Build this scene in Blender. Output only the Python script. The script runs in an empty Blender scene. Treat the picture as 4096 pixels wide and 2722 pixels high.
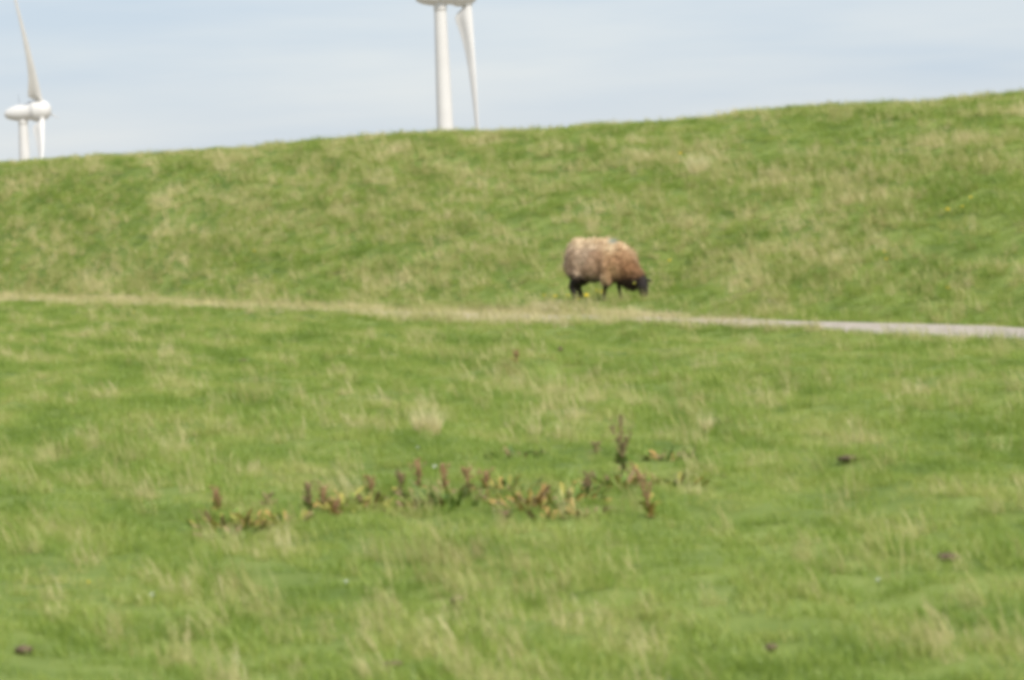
import bpy, bmesh, math, random
import numpy as np
from mathutils import Vector, Matrix, Euler

random.seed(7)
rng = np.random.default_rng(11)
R = math.radians
SC = bpy.context.scene
COL = SC.collection

# ------------------------------------------------------------------ camera
K = 7.4e-5                      # radians per source pixel (4096 px wide frame)
CAM_Z = 1.5
PITCH = (1361 - 790) * K
ROLL = R(-2.4)
cd = bpy.data.cameras.new('camera')
cam = bpy.data.objects.new('camera', cd)
COL.objects.link(cam)
cd.sensor_width = 36
cd.lens = 36 / (4096 * K)
cd.clip_start = 0.1
cd.clip_end = 12000
CM = Matrix.Rotation(math.pi / 2 - PITCH, 3, 'X') @ Matrix.Rotation(ROLL, 3, 'Z')
cam.matrix_world = Matrix.Translation((0, 0, CAM_Z)) @ CM.to_4x4()
cd.dof.use_dof = True
cd.dof.focus_distance = 900
cd.dof.aperture_fstop = 5.6
SC.camera = cam

# ------------------------------------------------------------------ light
SUN_EL, SUN_AZ = 48, 150        # azimuth clockwise from +Y
w = bpy.data.worlds.new('World'); SC.world = w; w.use_nodes = True
nt = w.node_tree; nt.nodes.clear()
def N(t, kind, **kw):
    n = t.nodes.new(kind)
    for k, v in kw.items(): setattr(n, k, v)
    return n
out = N(nt, 'ShaderNodeOutputWorld')
sky = N(nt, 'ShaderNodeTexSky', sky_type='NISHITA', sun_disc=False, sun_elevation=R(SUN_EL), sun_rotation=R(SUN_AZ))
b1 = N(nt, 'ShaderNodeBackground'); b1.inputs['Strength'].default_value = 0.10
b2 = N(nt, 'ShaderNodeBackground'); b2.inputs['Strength'].default_value = 0.565
tc = N(nt, 'ShaderNodeTexCoord')
mp = N(nt, 'ShaderNodeMapping'); mp.inputs['Scale'].default_value = (5, 5, 42); mp.inputs['Rotation'].default_value = (0, R(4), R(10))
nz = N(nt, 'ShaderNodeTexNoise'); nz.inputs['Scale'].default_value = 1.0; nz.inputs['Detail'].default_value = 5; nz.inputs['Roughness'].default_value = 0.5
cr = N(nt, 'ShaderNodeValToRGB')
cr.color_ramp.elements[0].position = 0.34; cr.color_ramp.elements[0].color = (0.83, 0.97, 1.15, 1)
cr.color_ramp.elements[1].position = 0.68; cr.color_ramp.elements[1].color = (1.13, 1.18, 1.22, 1)
mx = N(nt, 'ShaderNodeMixShader'); mx.inputs[0].default_value = 0.82
L = nt.links.new
L(tc.outputs['Generated'], mp.inputs['Vector']); L(mp.outputs[0], nz.inputs['Vector']); L(nz.outputs[0], cr.inputs[0])
L(cr.outputs[0], b2.inputs['Color']); L(sky.outputs[0], b1.inputs['Color'])
L(b1.outputs[0], mx.inputs[1]); L(b2.outputs[0], mx.inputs[2]); L(mx.outputs[0], out.inputs[0])

sd = bpy.data.lights.new('sun', 'SUN'); sd.energy = 3.6; sd.angle = R(2.0); sd.color = (1.0, 0.95, 0.86)
sun = bpy.data.objects.new('sun', sd); COL.objects.link(sun)
sv = Vector((math.sin(R(SUN_AZ)) * math.cos(R(SUN_EL)), math.cos(R(SUN_AZ)) * math.cos(R(SUN_EL)), math.sin(R(SUN_EL))))
sun.rotation_euler = sv.to_track_quat('Z', 'Y').to_euler()
sun.location = (30, -30, 40)

SC.view_settings.view_transform = 'Standard'
SC.view_settings.look = 'None'
SC.view_settings.exposure = 0.34
SC.view_settings.gamma = 1.0
SC.view_settings.use_curve_mapping = False
SC.render.engine = 'CYCLES'
SC.cycles.use_denoising = True
SC.cycles.pixel_filter_type = 'BLACKMAN_HARRIS'
SC.cycles.filter_width = 4.6     # the soft lens of the photograph
SC.cycles.max_bounces = 6
SC.cycles.transparent_max_bounces = 8

# ------------------------------------------------------------------ helpers
def tag(o, label=None, cat=None, group=None, kind=None):
    if label: o['label'] = label
    if cat: o['category'] = cat
    if group: o['group'] = group
    if kind: o['kind'] = kind
    return o

def mesh_obj(name, verts, faces, mats=(), parent=None, smooth=True, link=True):
    me = bpy.data.meshes.new(name)
    me.from_pydata([tuple(v) for v in verts], [], [tuple(f) for f in faces])
    for m in (mats if isinstance(mats, (list, tuple)) else [mats]): me.materials.append(m)
    if smooth: me.polygons.foreach_set('use_smooth', [True] * len(me.polygons))
    o = bpy.data.objects.new(name, me)
    if link: COL.objects.link(o)
    if parent: o.parent = parent
    return o

def share(name, me, parent=None):
    o = bpy.data.objects.new(name, me); COL.objects.link(o)
    if parent: o.parent = parent
    return o

def empty(name, loc, rz=0.0):
    o = bpy.data.objects.new(name, None); COL.objects.link(o)
    o.location = loc; o.rotation_euler = (0, 0, rz); o.empty_display_size = 0.2
    return o

def hash2(ix, iy, seed):
    h = (ix.astype(np.int64) * 374761393 + iy.astype(np.int64) * 668265263 + seed * 2147483647) & 0xffffffff
    h = ((h ^ (h >> 13)) * 1274126177) & 0xffffffff
    return ((h ^ (h >> 16)) & 0xffff) / 65535.0

def vnoise(x, y, s, seed=0):
    x = np.asarray(x, float) / s; y = np.asarray(y, float) / s
    ix, iy = np.floor(x), np.floor(y); fx, fy = x - ix, y - iy
    fx = fx * fx * fx * (fx * (fx * 6 - 15) + 10); fy = fy * fy * fy * (fy * (fy * 6 - 15) + 10)
    a, b = hash2(ix, iy, seed), hash2(ix + 1, iy, seed)
    c, d = hash2(ix, iy + 1, seed), hash2(ix + 1, iy + 1, seed)
    return (a * (1 - fx) + b * fx) * (1 - fy) + (c * (1 - fx) + d * fx) * fy   # 0..1

# terrain: a flat pasture, a footpath crossing it at a slant, and a dike behind
TP = np.array([-9, 0, .06, .15, .5, .85, 1.0, 1.1, 1.35, 1.7, 2.6, 4, 9])
TZ = np.array([0, 0, .04, .13, .53, .90, .985, 1.0, .99, .80, .05, -.14, -.14])
_t = np.linspace(-9, 9, 3601); _z = np.interp(_t, TP, TZ)
_k = np.hanning(31); _k /= _k.sum(); _z = np.convolve(np.pad(_z, 15, mode='edge'), _k, mode='valid')
def path_y(x):
    return 42.0 - 2.13 * x + 0.35 * np.sin(x * 0.5)
def path_d(x, y):
    return y - path_y(x)
def slope_t(x, y):
    gap = np.clip(18.4 + 0.7 * x, 10, 34)
    return (path_d(x, y) - 2.2) / (gap - 2.2)
def height(x, y):
    x = np.asarray(x, float); y = np.asarray(y, float)
    d = path_d(x, y); t = slope_t(x, y)
    hc = 2.71 - .085 * np.exp(-(x / 4.5) ** 2) + 0.05 * np.clip(-x / 12, 0, 1) + 0.10 * (vnoise(x, y, 4.0, 5) - .5)
    z = np.interp(np.clip(t, -9, 9), _t, _z) * hc
    z = z - 0.65 * (1 - np.exp(-np.clip(-d - 1.9, 0, 400) / 50)) * (d < 0)
    amp = np.clip((np.abs(d) - 1.6) / 1.6, 0, 1) * np.where(t > 1.7, .5, 1)
    far = np.clip(1 - np.hypot(x, y) / 300, 0, 1)
    z = z + amp * far * (0.15 * (vnoise(x, d * .45, 4.0, 1) - .5) + np.where(t > 0, .11, .075) * (vnoise(x, d * .6, 1.3, 2) - .5)
                   + np.where(t > 0, .09, .06) * (vnoise(x, d * .7, 0.5, 3) - .5))
    # grassy bank in front of the path, dying away where the path shows
    z = z + (0.02 + 0.06 * np.clip((4.2 - x) / 1.6, 0, 1)) * np.exp(-((d + 3.0) / 1.0) ** 2) * (np.abs(x) < 30)
    # raised hummock in the middle of the pasture
    z = z + 0.16 * np.exp(-(((x - 0.05) / 0.55) ** 2 + ((y - 31.5) / 1.0) ** 2))
    z = np.where(np.abs(d) < 1.5, z - 0.03, z)
    # level grazed spot at the foot of the dike
    wl = np.exp(-(((x - 1.35) / 1.1) ** 4) - ((y - 43.6) / 1.6) ** 4)
    z = z * (1 - wl) + 0.12 * wl
    return z

CMn = np.array(CM)
def ray(px, py):
    v = CM @ Vector(((px - 2048) * K, -(py - 1361) * K, -1)); v.normalize(); return v
def ground_at(px, py, dmax=110):
    """the point of the terrain seen at a place of the photograph"""
    v = ray(px, py)
    s = np.arange(6, dmax, 0.02)
    zz = CAM_Z + s * v.z - height(s * v.x, s * v.y)
    i = np.argmax(zz < 0)
    if zz[i] >= 0: i = len(s) - 1
    return Vector((s[i] * v.x, s[i] * v.y, float(height(s[i] * v.x, s[i] * v.y))))
def project(x, y, z):
    p = np.stack([x, y, z - CAM_Z], -1) @ CMn
    return 2048 + p[..., 0] / -p[..., 2] / K, 1361 - p[..., 1] / -p[..., 2] / K

# ------------------------------------------------------------------ materials
def mat(name, rough=0.8, spec=0.2):
    m = bpy.data.materials.new(name); m.use_nodes = True
    p = m.node_tree.nodes['Principled BSDF']
    p.inputs['Roughness'].default_value = rough; p.inputs['Specular IOR Level'].default_value = spec
    return m, m.node_tree, p

def noisy(name, c1, c2, scale=10, rough=0.8, bump=0.0, detail=4, c3=None, lo=.35, hi=.65, spec=.2, coord='Object'):
    m, t, p = mat(name, rough, spec)
    tc = N(t, 'ShaderNodeTexCoord'); n = N(t, 'ShaderNodeTexNoise')
    n.inputs['Scale'].default_value = scale; n.inputs['Detail'].default_value = detail
    r = N(t, 'ShaderNodeValToRGB')
    r.color_ramp.elements[0].position = lo; r.color_ramp.elements[0].color = (*c1, 1)
    r.color_ramp.elements[1].position = hi; r.color_ramp.elements[1].color = (*c2, 1)
    if c3:
        e = r.color_ramp.elements.new(hi + .08); e.color = (*c3, 1)
    t.links.new(tc.outputs[coord], n.inputs['Vector']); t.links.new(n.outputs[0], r.inputs[0])
    t.links.new(r.outputs[0], p.inputs['Base Color'])
    if bump:
        b = N(t, 'ShaderNodeBump'); b.inputs['Strength'].default_value = bump; b.inputs['Distance'].default_value = .02
        t.links.new(n.outputs[0], b.inputs['Height']); t.links.new(b.outputs[0], p.inputs['Normal'])
    return m

GREEN_A = (0.175, 0.258, 0.036)   # fresh
GREEN_B = (0.36, 0.41, 0.095)   # yellow green
STRAW_A = (0.46, 0.44, 0.17)
STRAW_B = (0.70, 0.61, 0.35)

def leafy(name, stops, patch_scale=0.9, blade_mix=0.5, trans=0.35, rough=0.6):
    """grass blade material: colour from patches on the ground plus each blade's own age"""
    m = bpy.data.materials.new(name); m.use_nodes = True; t = m.node_tree; t.nodes.clear()
    o = N(t, 'ShaderNodeOutputMaterial')
    geo = N(t, 'ShaderNodeNewGeometry'); at = N(t, 'ShaderNodeAttribute', attribute_name='age')
    oi = N(t, 'ShaderNodeObjectInfo')
    n1 = N(t, 'ShaderNodeTexNoise'); n1.inputs['Scale'].default_value = patch_scale; n1.inputs['Detail'].default_value = 4
    # patches lie along the contour of the slope
    dx_ = N(t, 'ShaderNodeVectorMath', operation='DOT_PRODUCT'); dx_.inputs[1].default_value = (1.3, 0, 0)
    dy_ = N(t, 'ShaderNodeVectorMath', operation='DOT_PRODUCT'); dy_.inputs[1].default_value = (1.3, .6, 0)
    cb_ = N(t, 'ShaderNodeCombineXYZ')
    t.links.new(geo.outputs['Position'], dx_.inputs[0]); t.links.new(geo.outputs['Position'], dy_.inputs[0])
    t.links.new(dx_.outputs['Value'], cb_.inputs[0]); t.links.new(dy_.outputs['Value'], cb_.inputs[1]); t.links.new(cb_.outputs[0], n1.inputs['Vector'])
    def M(op, a, b):
        q = N(t, 'ShaderNodeMath', operation=op)
        for i, v in enumerate((a, b)):
            if isinstance(v, (int, float)): q.inputs[i].default_value = v
            else: t.links.new(v, q.inputs[i])
        return q.outputs[0]
    a = M('MULTIPLY', n1.outputs[0], 2.4)
    a = M('ADD', a, M('MULTIPLY', at.outputs['Fac'], blade_mix))
    a = M('ADD', a, M('MULTIPLY', oi.outputs['Random'], 0.28))
    a = M('SUBTRACT', a, 0.74 + 0.5 * blade_mix + 0.14)
    r = N(t, 'ShaderNodeValToRGB')
    els = r.color_ramp.elements
    for i, (p, c) in enumerate(stops):
        e = els[i] if i < 2 else els.new(p)
        e.position = p; e.color = (*c, 1)
    t.links.new(a, r.inputs[0])
    d = N(t, 'ShaderNodeBsdfDiffuse'); tr = N(t, 'ShaderNodeBsdfTranslucent'); mxs = N(t, 'ShaderNodeMixShader')
    mxs.inputs[0].default_value = trans
    t.links.new(r.outputs[0], d.inputs[0]); t.links.new(r.outputs[0], tr.inputs[0])
    t.links.new(d.outputs[0], mxs.inputs[1]); t.links.new(tr.outputs[0], mxs.inputs[2])
    g = N(t, 'ShaderNodeBsdfGlossy'); g.inputs['Roughness'].default_value = .5; g.inputs['Color'].default_value = (1, 1, 1, 1)
    mg = N(t, 'ShaderNodeMixShader'); mg.inputs[0].default_value = .03
    t.links.new(mxs.outputs[0], mg.inputs[1]); t.links.new(g.outputs[0], mg.inputs[2])
    t.links.new(mg.outputs[0], o.inputs[0])
    return m

M_GRASS = leafy('grass_blade', [(0.0, GREEN_A), (0.35, (0.25, 0.345, 0.055)), (0.7, GREEN_B), (1.0, (0.50, 0.47, 0.19))], blade_mix=.5)
M_STRAW = leafy('dry_grass', [(0.0, (0.38, 0.33, 0.13)), (0.14, (0.38, 0.42, 0.12)), (0.4, STRAW_A), (0.72, (0.58, 0.51, 0.25)), (1.0, STRAW_B)], blade_mix=.6, trans=.3)
M_VERGE = leafy('bleached_verge', [(0.0, (0.38, 0.34, 0.15)), (0.3, (0.50, 0.44, 0.23)), (0.7, (0.62, 0.54, 0.32)), (1.0, (0.70, 0.61, 0.40))], blade_mix=.6, trans=.3)
M_GROUND = noisy('pasture_soil', (0.10, 0.15, 0.028), (0.20, 0.25, 0.06), scale=1.4, rough=1, bump=.3, c3=(.17, .17, .06))
M_PATH = noisy('path_gravel', (0.32, 0.28, 0.235), (0.45, 0.395, 0.335), scale=6, rough=.95, bump=.2, detail=8)
M_WHITE = noisy('turbine_paint', (0.61, 0.598, 0.585), (0.65, 0.638, 0.625), scale=.25, rough=.45, spec=.3)
M_GREY = noisy('dark_grey_metal', (0.16, 0.16, 0.17), (0.22, 0.22, 0.23), scale=4, rough=.6)

# unseen ground beyond the dike, made grey-brown to cut green bounce on the turbines
_t2 = M_GROUND.node_tree; _p2 = _t2.nodes['Principled BSDF']; _src = _p2.inputs['Base Color'].links[0].from_socket
_g = N(_t2, 'ShaderNodeNewGeometry'); _sx = N(_t2, 'ShaderNodeSeparateXYZ'); _mr = N(_t2, 'ShaderNodeMapRange'); _mm = N(_t2, 'ShaderNodeMix', data_type='RGBA')
_mr.inputs['From Min'].default_value = 110; _mr.inputs['From Max'].default_value = 130
_mm.inputs[7].default_value = (0.30, 0.27, 0.20, 1)
_t2.links.new(_g.outputs['Position'], _sx.inputs[0]); _t2.links.new(_sx.outputs['Y'], _mr.inputs['Value'])
_t2.links.new(_mr.outputs[0], _mm.inputs[0]); _t2.links.new(_src, _mm.inputs[6]); _t2.links.new(_mm.outputs[2], _p2.inputs['Base Color'])

# ------------------------------------------------------------------ ground
az = np.concatenate([np.linspace(-16, 16, 321), np.linspace(18, 342, 82)]) * math.pi / 180
dist = np.concatenate([[0.6, 1.2, 2, 3, 4], 5 * 1.011 ** np.arange(0, 290), np.geomspace(126, 9000, 40)])
A, D = np.meshgrid(az, dist)
X, Y = D * np.sin(A), D * np.cos(A)
Z = height(X, Y)
na, nd = len(az), len(dist)
V = np.stack([X, Y, Z], -1).reshape(-1, 3)
V = np.vstack([V, [[0, 0, float(height(0., 0.))]]])
i, j = np.meshgrid(np.arange(nd - 1), np.arange(na), indexing='ij'); j2 = (j + 1) % na
F = np.stack([i * na + j, i * na + j2, (i + 1) * na + j2, (i + 1) * na + j], -1).reshape(-1, 4)[:, ::-1].tolist()
c = nd * na
F += [[c, j_, (j_ + 1) % na][::-1] for j_ in range(na)]
ground = mesh_obj('ground', V.tolist(), F, M_GROUND)
tag(ground, 'green pasture running up onto a low grassy dike', kind='structure')

# path: a gravel strip with a slight crown
xs = np.arange(-40, 19, 0.12)
pv, pf = [], []
prof = [(-1.95, -.02), (-1.8, .006), (-.9, .02), (0, .028), (.9, .02), (1.8, .006), (1.95, -.02)]
for k, x in enumerate(xs):
    y0 = float(path_y(x))
    for dd, zz in prof:
        wob = 0.22 * (vnoise(np.array(x), np.array(dd), .5, 9) - .5) if abs(dd) > 1 else 0
        nx, ny = 0.914, 0.406      # across the path
        pv.append((x + dd * .4 * nx + wob * nx, y0 + dd * .4 * ny + wob * ny, zz))
for k in range(len(xs) - 1):
    for q in range(6):
        a = k * 7 + q; pf.append((a, a + 1, a + 8, a + 7))
path = mesh_obj('path', pv, [f[::-1] for f in pf], M_PATH)
tag(path, 'pale grey gravel footpath along the foot of the dike', kind='structure')

# ------------------------------------------------------------------ grass
PROTO = bpy.data.collections.new('grass_prototypes')      # never linked to the scene
def blade(verts, faces, ages, x, y, h, wd, lean, la, face, age, segs=3, head=0.0):
    b = len(verts)
    dx, dy = math.cos(face) * wd / 2, math.sin(face) * wd / 2
    for s in range(segs + 1):
        f = s / segs
        ox, oy = math.cos(la) * lean * f ** 1.8, math.sin(la) * lean * f ** 1.8
        z = h * f * (1 - 0.25 * f * min(1, lean / max(h, .01)))
        ww = (1 - f) ** .6 if not head else (0.55 if f < .62 else (head if f < .99 else 0.1))
        if s == segs and not head:
            verts.append((x + ox, y + oy, z)); ages.append(age)
        else:
            verts.append((x + ox - dx * ww, y + oy - dy * ww, z)); verts.append((x + ox + dx * ww, y + oy + dy * ww, z))
            ages += [age, age]
    for s in range(segs):
        a = b + 2 * s
        if s == segs - 1 and not head: faces.append((a, a + 1, a + 2))
        else: faces.append((a, a + 1, a + 3, a + 2))

def proto(kind, k):
    rnd = random.Random(k * 31 + hash(kind) % 1 + len(kind))
    v, f, ag = [], [], []
    if kind == 'lawn':
        for _ in range(42):
            r_, a_ = 0.12 * math.sqrt(rnd.random()), rnd.random() * 6.283
            blade(v, f, ag, r_ * math.cos(a_), r_ * math.sin(a_), rnd.uniform(.045, .10), rnd.uniform(.004, .007),
                  rnd.uniform(.015, .07), rnd.gauss(2.8, 1.3), rnd.random() * 3.14, rnd.random())
        m = M_GRASS
    elif kind == 'long':
        for _ in range(46):
            r_, a_ = 0.09 * math.sqrt(rnd.random()), rnd.random() * 6.283
            blade(v, f, ag, r_ * math.cos(a_), r_ * math.sin(a_), rnd.uniform(.08, .18), rnd.uniform(.004, .006),
                  rnd.uniform(.03, .13), a_ + rnd.gauss(0, .6), rnd.random() * 3.14, rnd.random(), segs=4)
        m = M_GRASS
    elif kind == 'verge':
        for _ in range(36):
            r_, a_ = 0.12 * math.sqrt(rnd.random()), rnd.random() * 6.283
            blade(v, f, ag, r_ * math.cos(a_), r_ * math.sin(a_), rnd.uniform(.05, .13), rnd.uniform(.005, .008),
                  rnd.uniform(.02, .08), rnd.random() * 6.283, rnd.random() * 3.14, rnd.random(), segs=3)
        m = M_VERGE
    else:
        for _ in range(20):
            r_, a_ = 0.11 * math.sqrt(rnd.random()), rnd.random() * 6.283
            h = rnd.uniform(.12, .27)
            blade(v, f, ag, r_ * math.cos(a_), r_ * math.sin(a_), h, rnd.uniform(.0045, .0075), h * rnd.uniform(.05, .42),
                  rnd.gauss(3.05, .7), rnd.random() * 3.14, rnd.random(), segs=5, head=(1.0 if rnd.random() < .4 else .45))
        for _ in range(22):
            r_, a_ = 0.10 * math.sqrt(rnd.random()), rnd.random() * 6.283
            blade(v, f, ag, r_ * math.cos(a_), r_ * math.sin(a_), rnd.uniform(.07, .16), rnd.uniform(.004, .006),
                  rnd.uniform(.03, .12), rnd.gauss(3.0, 1.1), rnd.random() * 3.14, rnd.random(), segs=4)
        m = M_STRAW
    o = mesh_obj(f'{kind}_tuft', v, f, m, link=False, smooth=False)
    at = o.data.attributes.new('age', 'FLOAT', 'POINT'); at.data.foreach_set('value', ag)
    return o

def scatter(name, P, kind, rot, scl, label):
    c = bpy.data.collections.new(f'{kind}_prototypes')
    for k in range(6): c.objects.link(proto(kind, k))
    me = bpy.data.meshes.new(name); me.vertices.add(len(P)); me.vertices.foreach_set('co', P.astype(np.float32).ravel())
    a = me.attributes.new('rot', 'FLOAT_VECTOR', 'POINT'); a.data.foreach_set('vector', rot.astype(np.float32).ravel())
    a = me.attributes.new('scl', 'FLOAT', 'POINT'); a.data.foreach_set('value', scl.astype(np.float32))
    a = me.attributes.new('idx', 'INT', 'POINT'); a.data.foreach_set('value', rng.integers(0, 6, len(P)).astype(np.int32))
    o = bpy.data.objects.new(name, me); COL.objects.link(o)
    g = bpy.data.node_groups.new(name + '_nodes', 'GeometryNodeTree')
    g.interface.new_socket('Geometry', in_out='INPUT', socket_type='NodeSocketGeometry')
    g.interface.new_socket('Geometry', in_out='OUTPUT', socket_type='NodeSocketGeometry')
    gi, go = N(g, 'NodeGroupInput'), N(g, 'NodeGroupOutput')
    ci = N(g, 'GeometryNodeCollectionInfo'); ci.inputs[0].default_value = c
    ci.inputs['Separate Children'].default_value = True; ci.inputs['Reset Children'].default_value = True
    ip = N(g, 'GeometryNodeInstanceOnPoints'); ip.inputs['Pick Instance'].default_value = True
    def na_(nm, ty):
        q = N(g, 'GeometryNodeInputNamedAttribute', data_type=ty); q.inputs['Name'].default_value = nm
        return q.outputs[0]
    g.links.new(gi.outputs[0], ip.inputs['Points']); g.links.new(ci.outputs[0], ip.inputs['Instance'])
    g.links.new(na_('idx', 'INT'), ip.inputs['Instance Index'])
    g.links.new(na_('rot', 'FLOAT_VECTOR'), ip.inputs['Rotation']); g.links.new(na_('scl', 'FLOAT'), ip.inputs['Scale'])
    g.links.new(ip.outputs[0], go.inputs[0])
    md = o.modifiers.new('scatter', 'NODES'); md.node_group = g
    tag(o, label, kind='stuff')
    return o

def wedge(dens, d0=8.5, d1=98, half=12.5):
    th = R(half); area = th * (d1 ** 2 - d0 ** 2)
    n = int(area * dens)
    d = np.sqrt(rng.uniform(d0 ** 2, d1 ** 2, n)); a = rng.uniform(-th, th, n)
    x, y = d * np.sin(a), d * np.cos(a)
    t = slope_t(x, y); pd = path_d(x, y)
    return x, y, t, pd

# places where the photograph shows drier grass: px, py, rx, ry, weight
DRY = [(2790, 640, 150, 60, 1), (2500, 650, 150, 40, .5), (3300, 700, 260, 55, .7), (3450, 830, 170, 90, .7), (3900, 640, 170, 60, .7),
       (4060, 620, 80, 60, .6), (3430, 920, 130, 90, .6), (3000, 740, 220, 40, .6), (2760, 900, 90, 90, .5), (1180, 870, 200, 60, 1),
       (1370, 800, 170, 80, .7), (1780, 740, 230, 60, .65), (1560, 620, 160, 50, .4), (740, 810, 120, 40, .7), (150, 940, 140, 45, .8),
       (700, 940, 90, 40, .5), (830, 1010, 140, 60, .6), (100, 1130, 260, 40, .8), (430, 1110, 220, 40, .6), (1300, 660, 180, 40, .5),
       (2000, 1060, 220, 50, .5), (1700, 1110, 320, 40, .5), (350, 700, 180, 40, .5), (60, 770, 110, 50, .7), (2960, 1050, 200, 60, .5),
       (3250, 1080, 200, 60, .6), (3650, 1130, 260, 40, .4), (2050, 450, 1, 1, 0), (3380, 460, 60, 30, .6), (2010, 560, 90, 25, .6),
       (3150, 1000, 160, 80, .5), (1900, 950, 160, 50, .45), (2550, 900, 200, 80, .35), (900, 650, 200, 40, .3),
       (1710, 1690, 85, 55, 1.4), (700, 1480, 80, 70, .6), (2020, 1430, 180, 50, .4), (490, 1320, 110, 60, .7), (2050, 1530, 110, 60, .5),
       (2300, 1570, 160, 50, .4), (2800, 1680, 70, 70, .7), (3700, 1640, 180, 60, .5), (3900, 1640, 120, 60, .4), (1650, 2290, 150, 80, .9),
       (1900, 2300, 200, 110, 1.1), (2200, 2340, 180, 60, 1), (2450, 2350, 180, 60, .7), (1000, 2330, 130, 150, 1), (1130, 2480, 120, 90, .8),
       (540, 1970, 60, 90, .9), (120, 2400, 150, 90, .8), (2000, 2650, 200, 100, .8), (3330, 2250, 200, 80, .7), (3750, 2320, 160, 120, .7),
       (4000, 2350, 120, 120, .6), (3900, 2650, 200, 100, .7), (690, 1850, 100, 80, .7), (1500, 2440, 130, 70, .6), (2950, 2600, 80, 140, .6),
       (600, 2650, 140, 80, .6), (2480, 2500, 300, 80, .3), (1340, 1550, 120, 60, .4), (3050, 1560, 150, 60, .3), (2600, 1640, 150, 60, .4),
       (1150, 1620, 200, 60, .25), (3990, 1400, 120, 40, .5), (1430, 1960, 60, 60, .4), (1560, 2130, 100, 50, .3)]
def dryness(x, y, z):
    px, py = project(x, y, z)
    w_ = np.zeros_like(px)
    for (a, b, rx, ry, q) in DRY:
        w_ += q * np.exp(-((px - a) / rx) ** 2 - ((py - b) / ry) ** 2)
    return px, py, w_

# short pasture grass
x, y, t, pd = wedge(52)
keep = (t < 1.45) & (np.abs(pd) > 1.75)
# blades creep in over the path where it is overgrown, left of the sheep
keep |= (np.abs(pd) <= 1.75) & (rng.random(len(x)) < np.clip((3.0 - x) * .9, 0, .2))
x, y, t, pd = x[keep], y[keep], t[keep], pd[keep]
z = height(x, y)
clump = vnoise(x, pd * .6, .4, 21) * .55 + vnoise(x, pd * .6, 1.2, 22) * .45
s = np.where(t > 0, 0.5 + 1.5 * np.clip(clump - .28, 0, 1), .62 + .8 * np.clip(clump - .28, 0, 1)) + rng.normal(0, .08, len(x))
rot = np.stack([rng.normal(0, .12, len(x)), rng.normal(0, .12, len(x)), rng.normal(0, .5, len(x))], -1)
scatter('grass', np.stack([x, y, z - .004], -1), 'lawn', rot, np.clip(s, .45, 1.7), 'short green grazed grass covering the pasture and dike')

# longer green tussocks
x, y, t, pd = wedge(14)
lush = np.exp(-((pd - 4.2) / 1.6) ** 2) * np.clip((x - 2.6) / 1.0, 0, 1)
pr = .55 * lush + np.clip((vnoise(x, pd * .6, .6, 31) * .6 + vnoise(x, pd * .6, 2.2, 32) * .5 - .50) * 3.2, 0, 1)
keep = (t < 1.4) & (np.abs(pd) > 2.0) & (rng.random(len(x)) < pr * np.where(t > 0, 1, .5))
x, y, t, pd = x[keep], y[keep], t[keep], pd[keep]
z = height(x, y)
rot = np.stack([rng.normal(0, .1, len(x)), rng.normal(0, .1, len(x)), rng.uniform(0, 6.28, len(x))], -1)
scatter('tussock_grass', np.stack([x, y, z - .004], -1), 'long', rot, rng.uniform(.6, 1.15, len(x)), 'longer green tussocks standing out of the grazed grass')

# dry stalks
x, y, t, pd = wedge(36)
z = height(x, y)
px, py, dr = dryness(x, y, z)
base = 0.06 + 0.5 * np.clip((vnoise(x, pd * .6, 1.0, 41) * .5 + vnoise(x, pd * .6, .35, 42) * .5 - .50) * 3, 0, 1)
base = base * np.where(t > 0, 1.6, .30)
gapm = np.exp(-((px - 3230) / 90) ** 2)
near_v = np.exp(-((pd + 2.3) / .6) ** 2) * np.where(px < 2650, .6, .28 + .7 * gapm)
near_v = near_v + (np.abs(pd) < 1.9) * np.clip((3.0 - x) * .6, 0, .9)
far_v = np.exp(-((pd - 2.2) / .5) ** 2) * np.where(px < 2300, .35, .25)
crest = np.exp(-((t - 1.06) / .06) ** 2) * .7
pr = base + 1.0 * dr * np.where(t > 0, 2.1, .42) + near_v + far_v + crest
keep = (t < 1.3) & ((np.abs(pd) > 1.75) | (rng.random(len(x)) < np.clip((3.0 - x) * .9, 0, 1))) & (rng.random(len(x)) < pr)
x, y, z, t, pd, px = x[keep], y[keep], z[keep], t[keep], pd[keep], px[keep]
rot = np.stack([rng.normal(0, .12, len(x)), rng.normal(-.08, .12, len(x)), rng.normal(0, .45, len(x))], -1)
s = rng.uniform(.5, 1.05, len(x)) * np.where(np.abs(pd) < 2.2, np.where(px < 2600, .85, .5), 1) * np.where(t > .93, .68, np.where(t > 0, .9, .88))
scatter('dry_grass', np.stack([x, y, z - .004], -1), 'straw', rot, s, 'dry straw coloured grass stalks in patches across the field')
print('dry', len(x))

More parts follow.
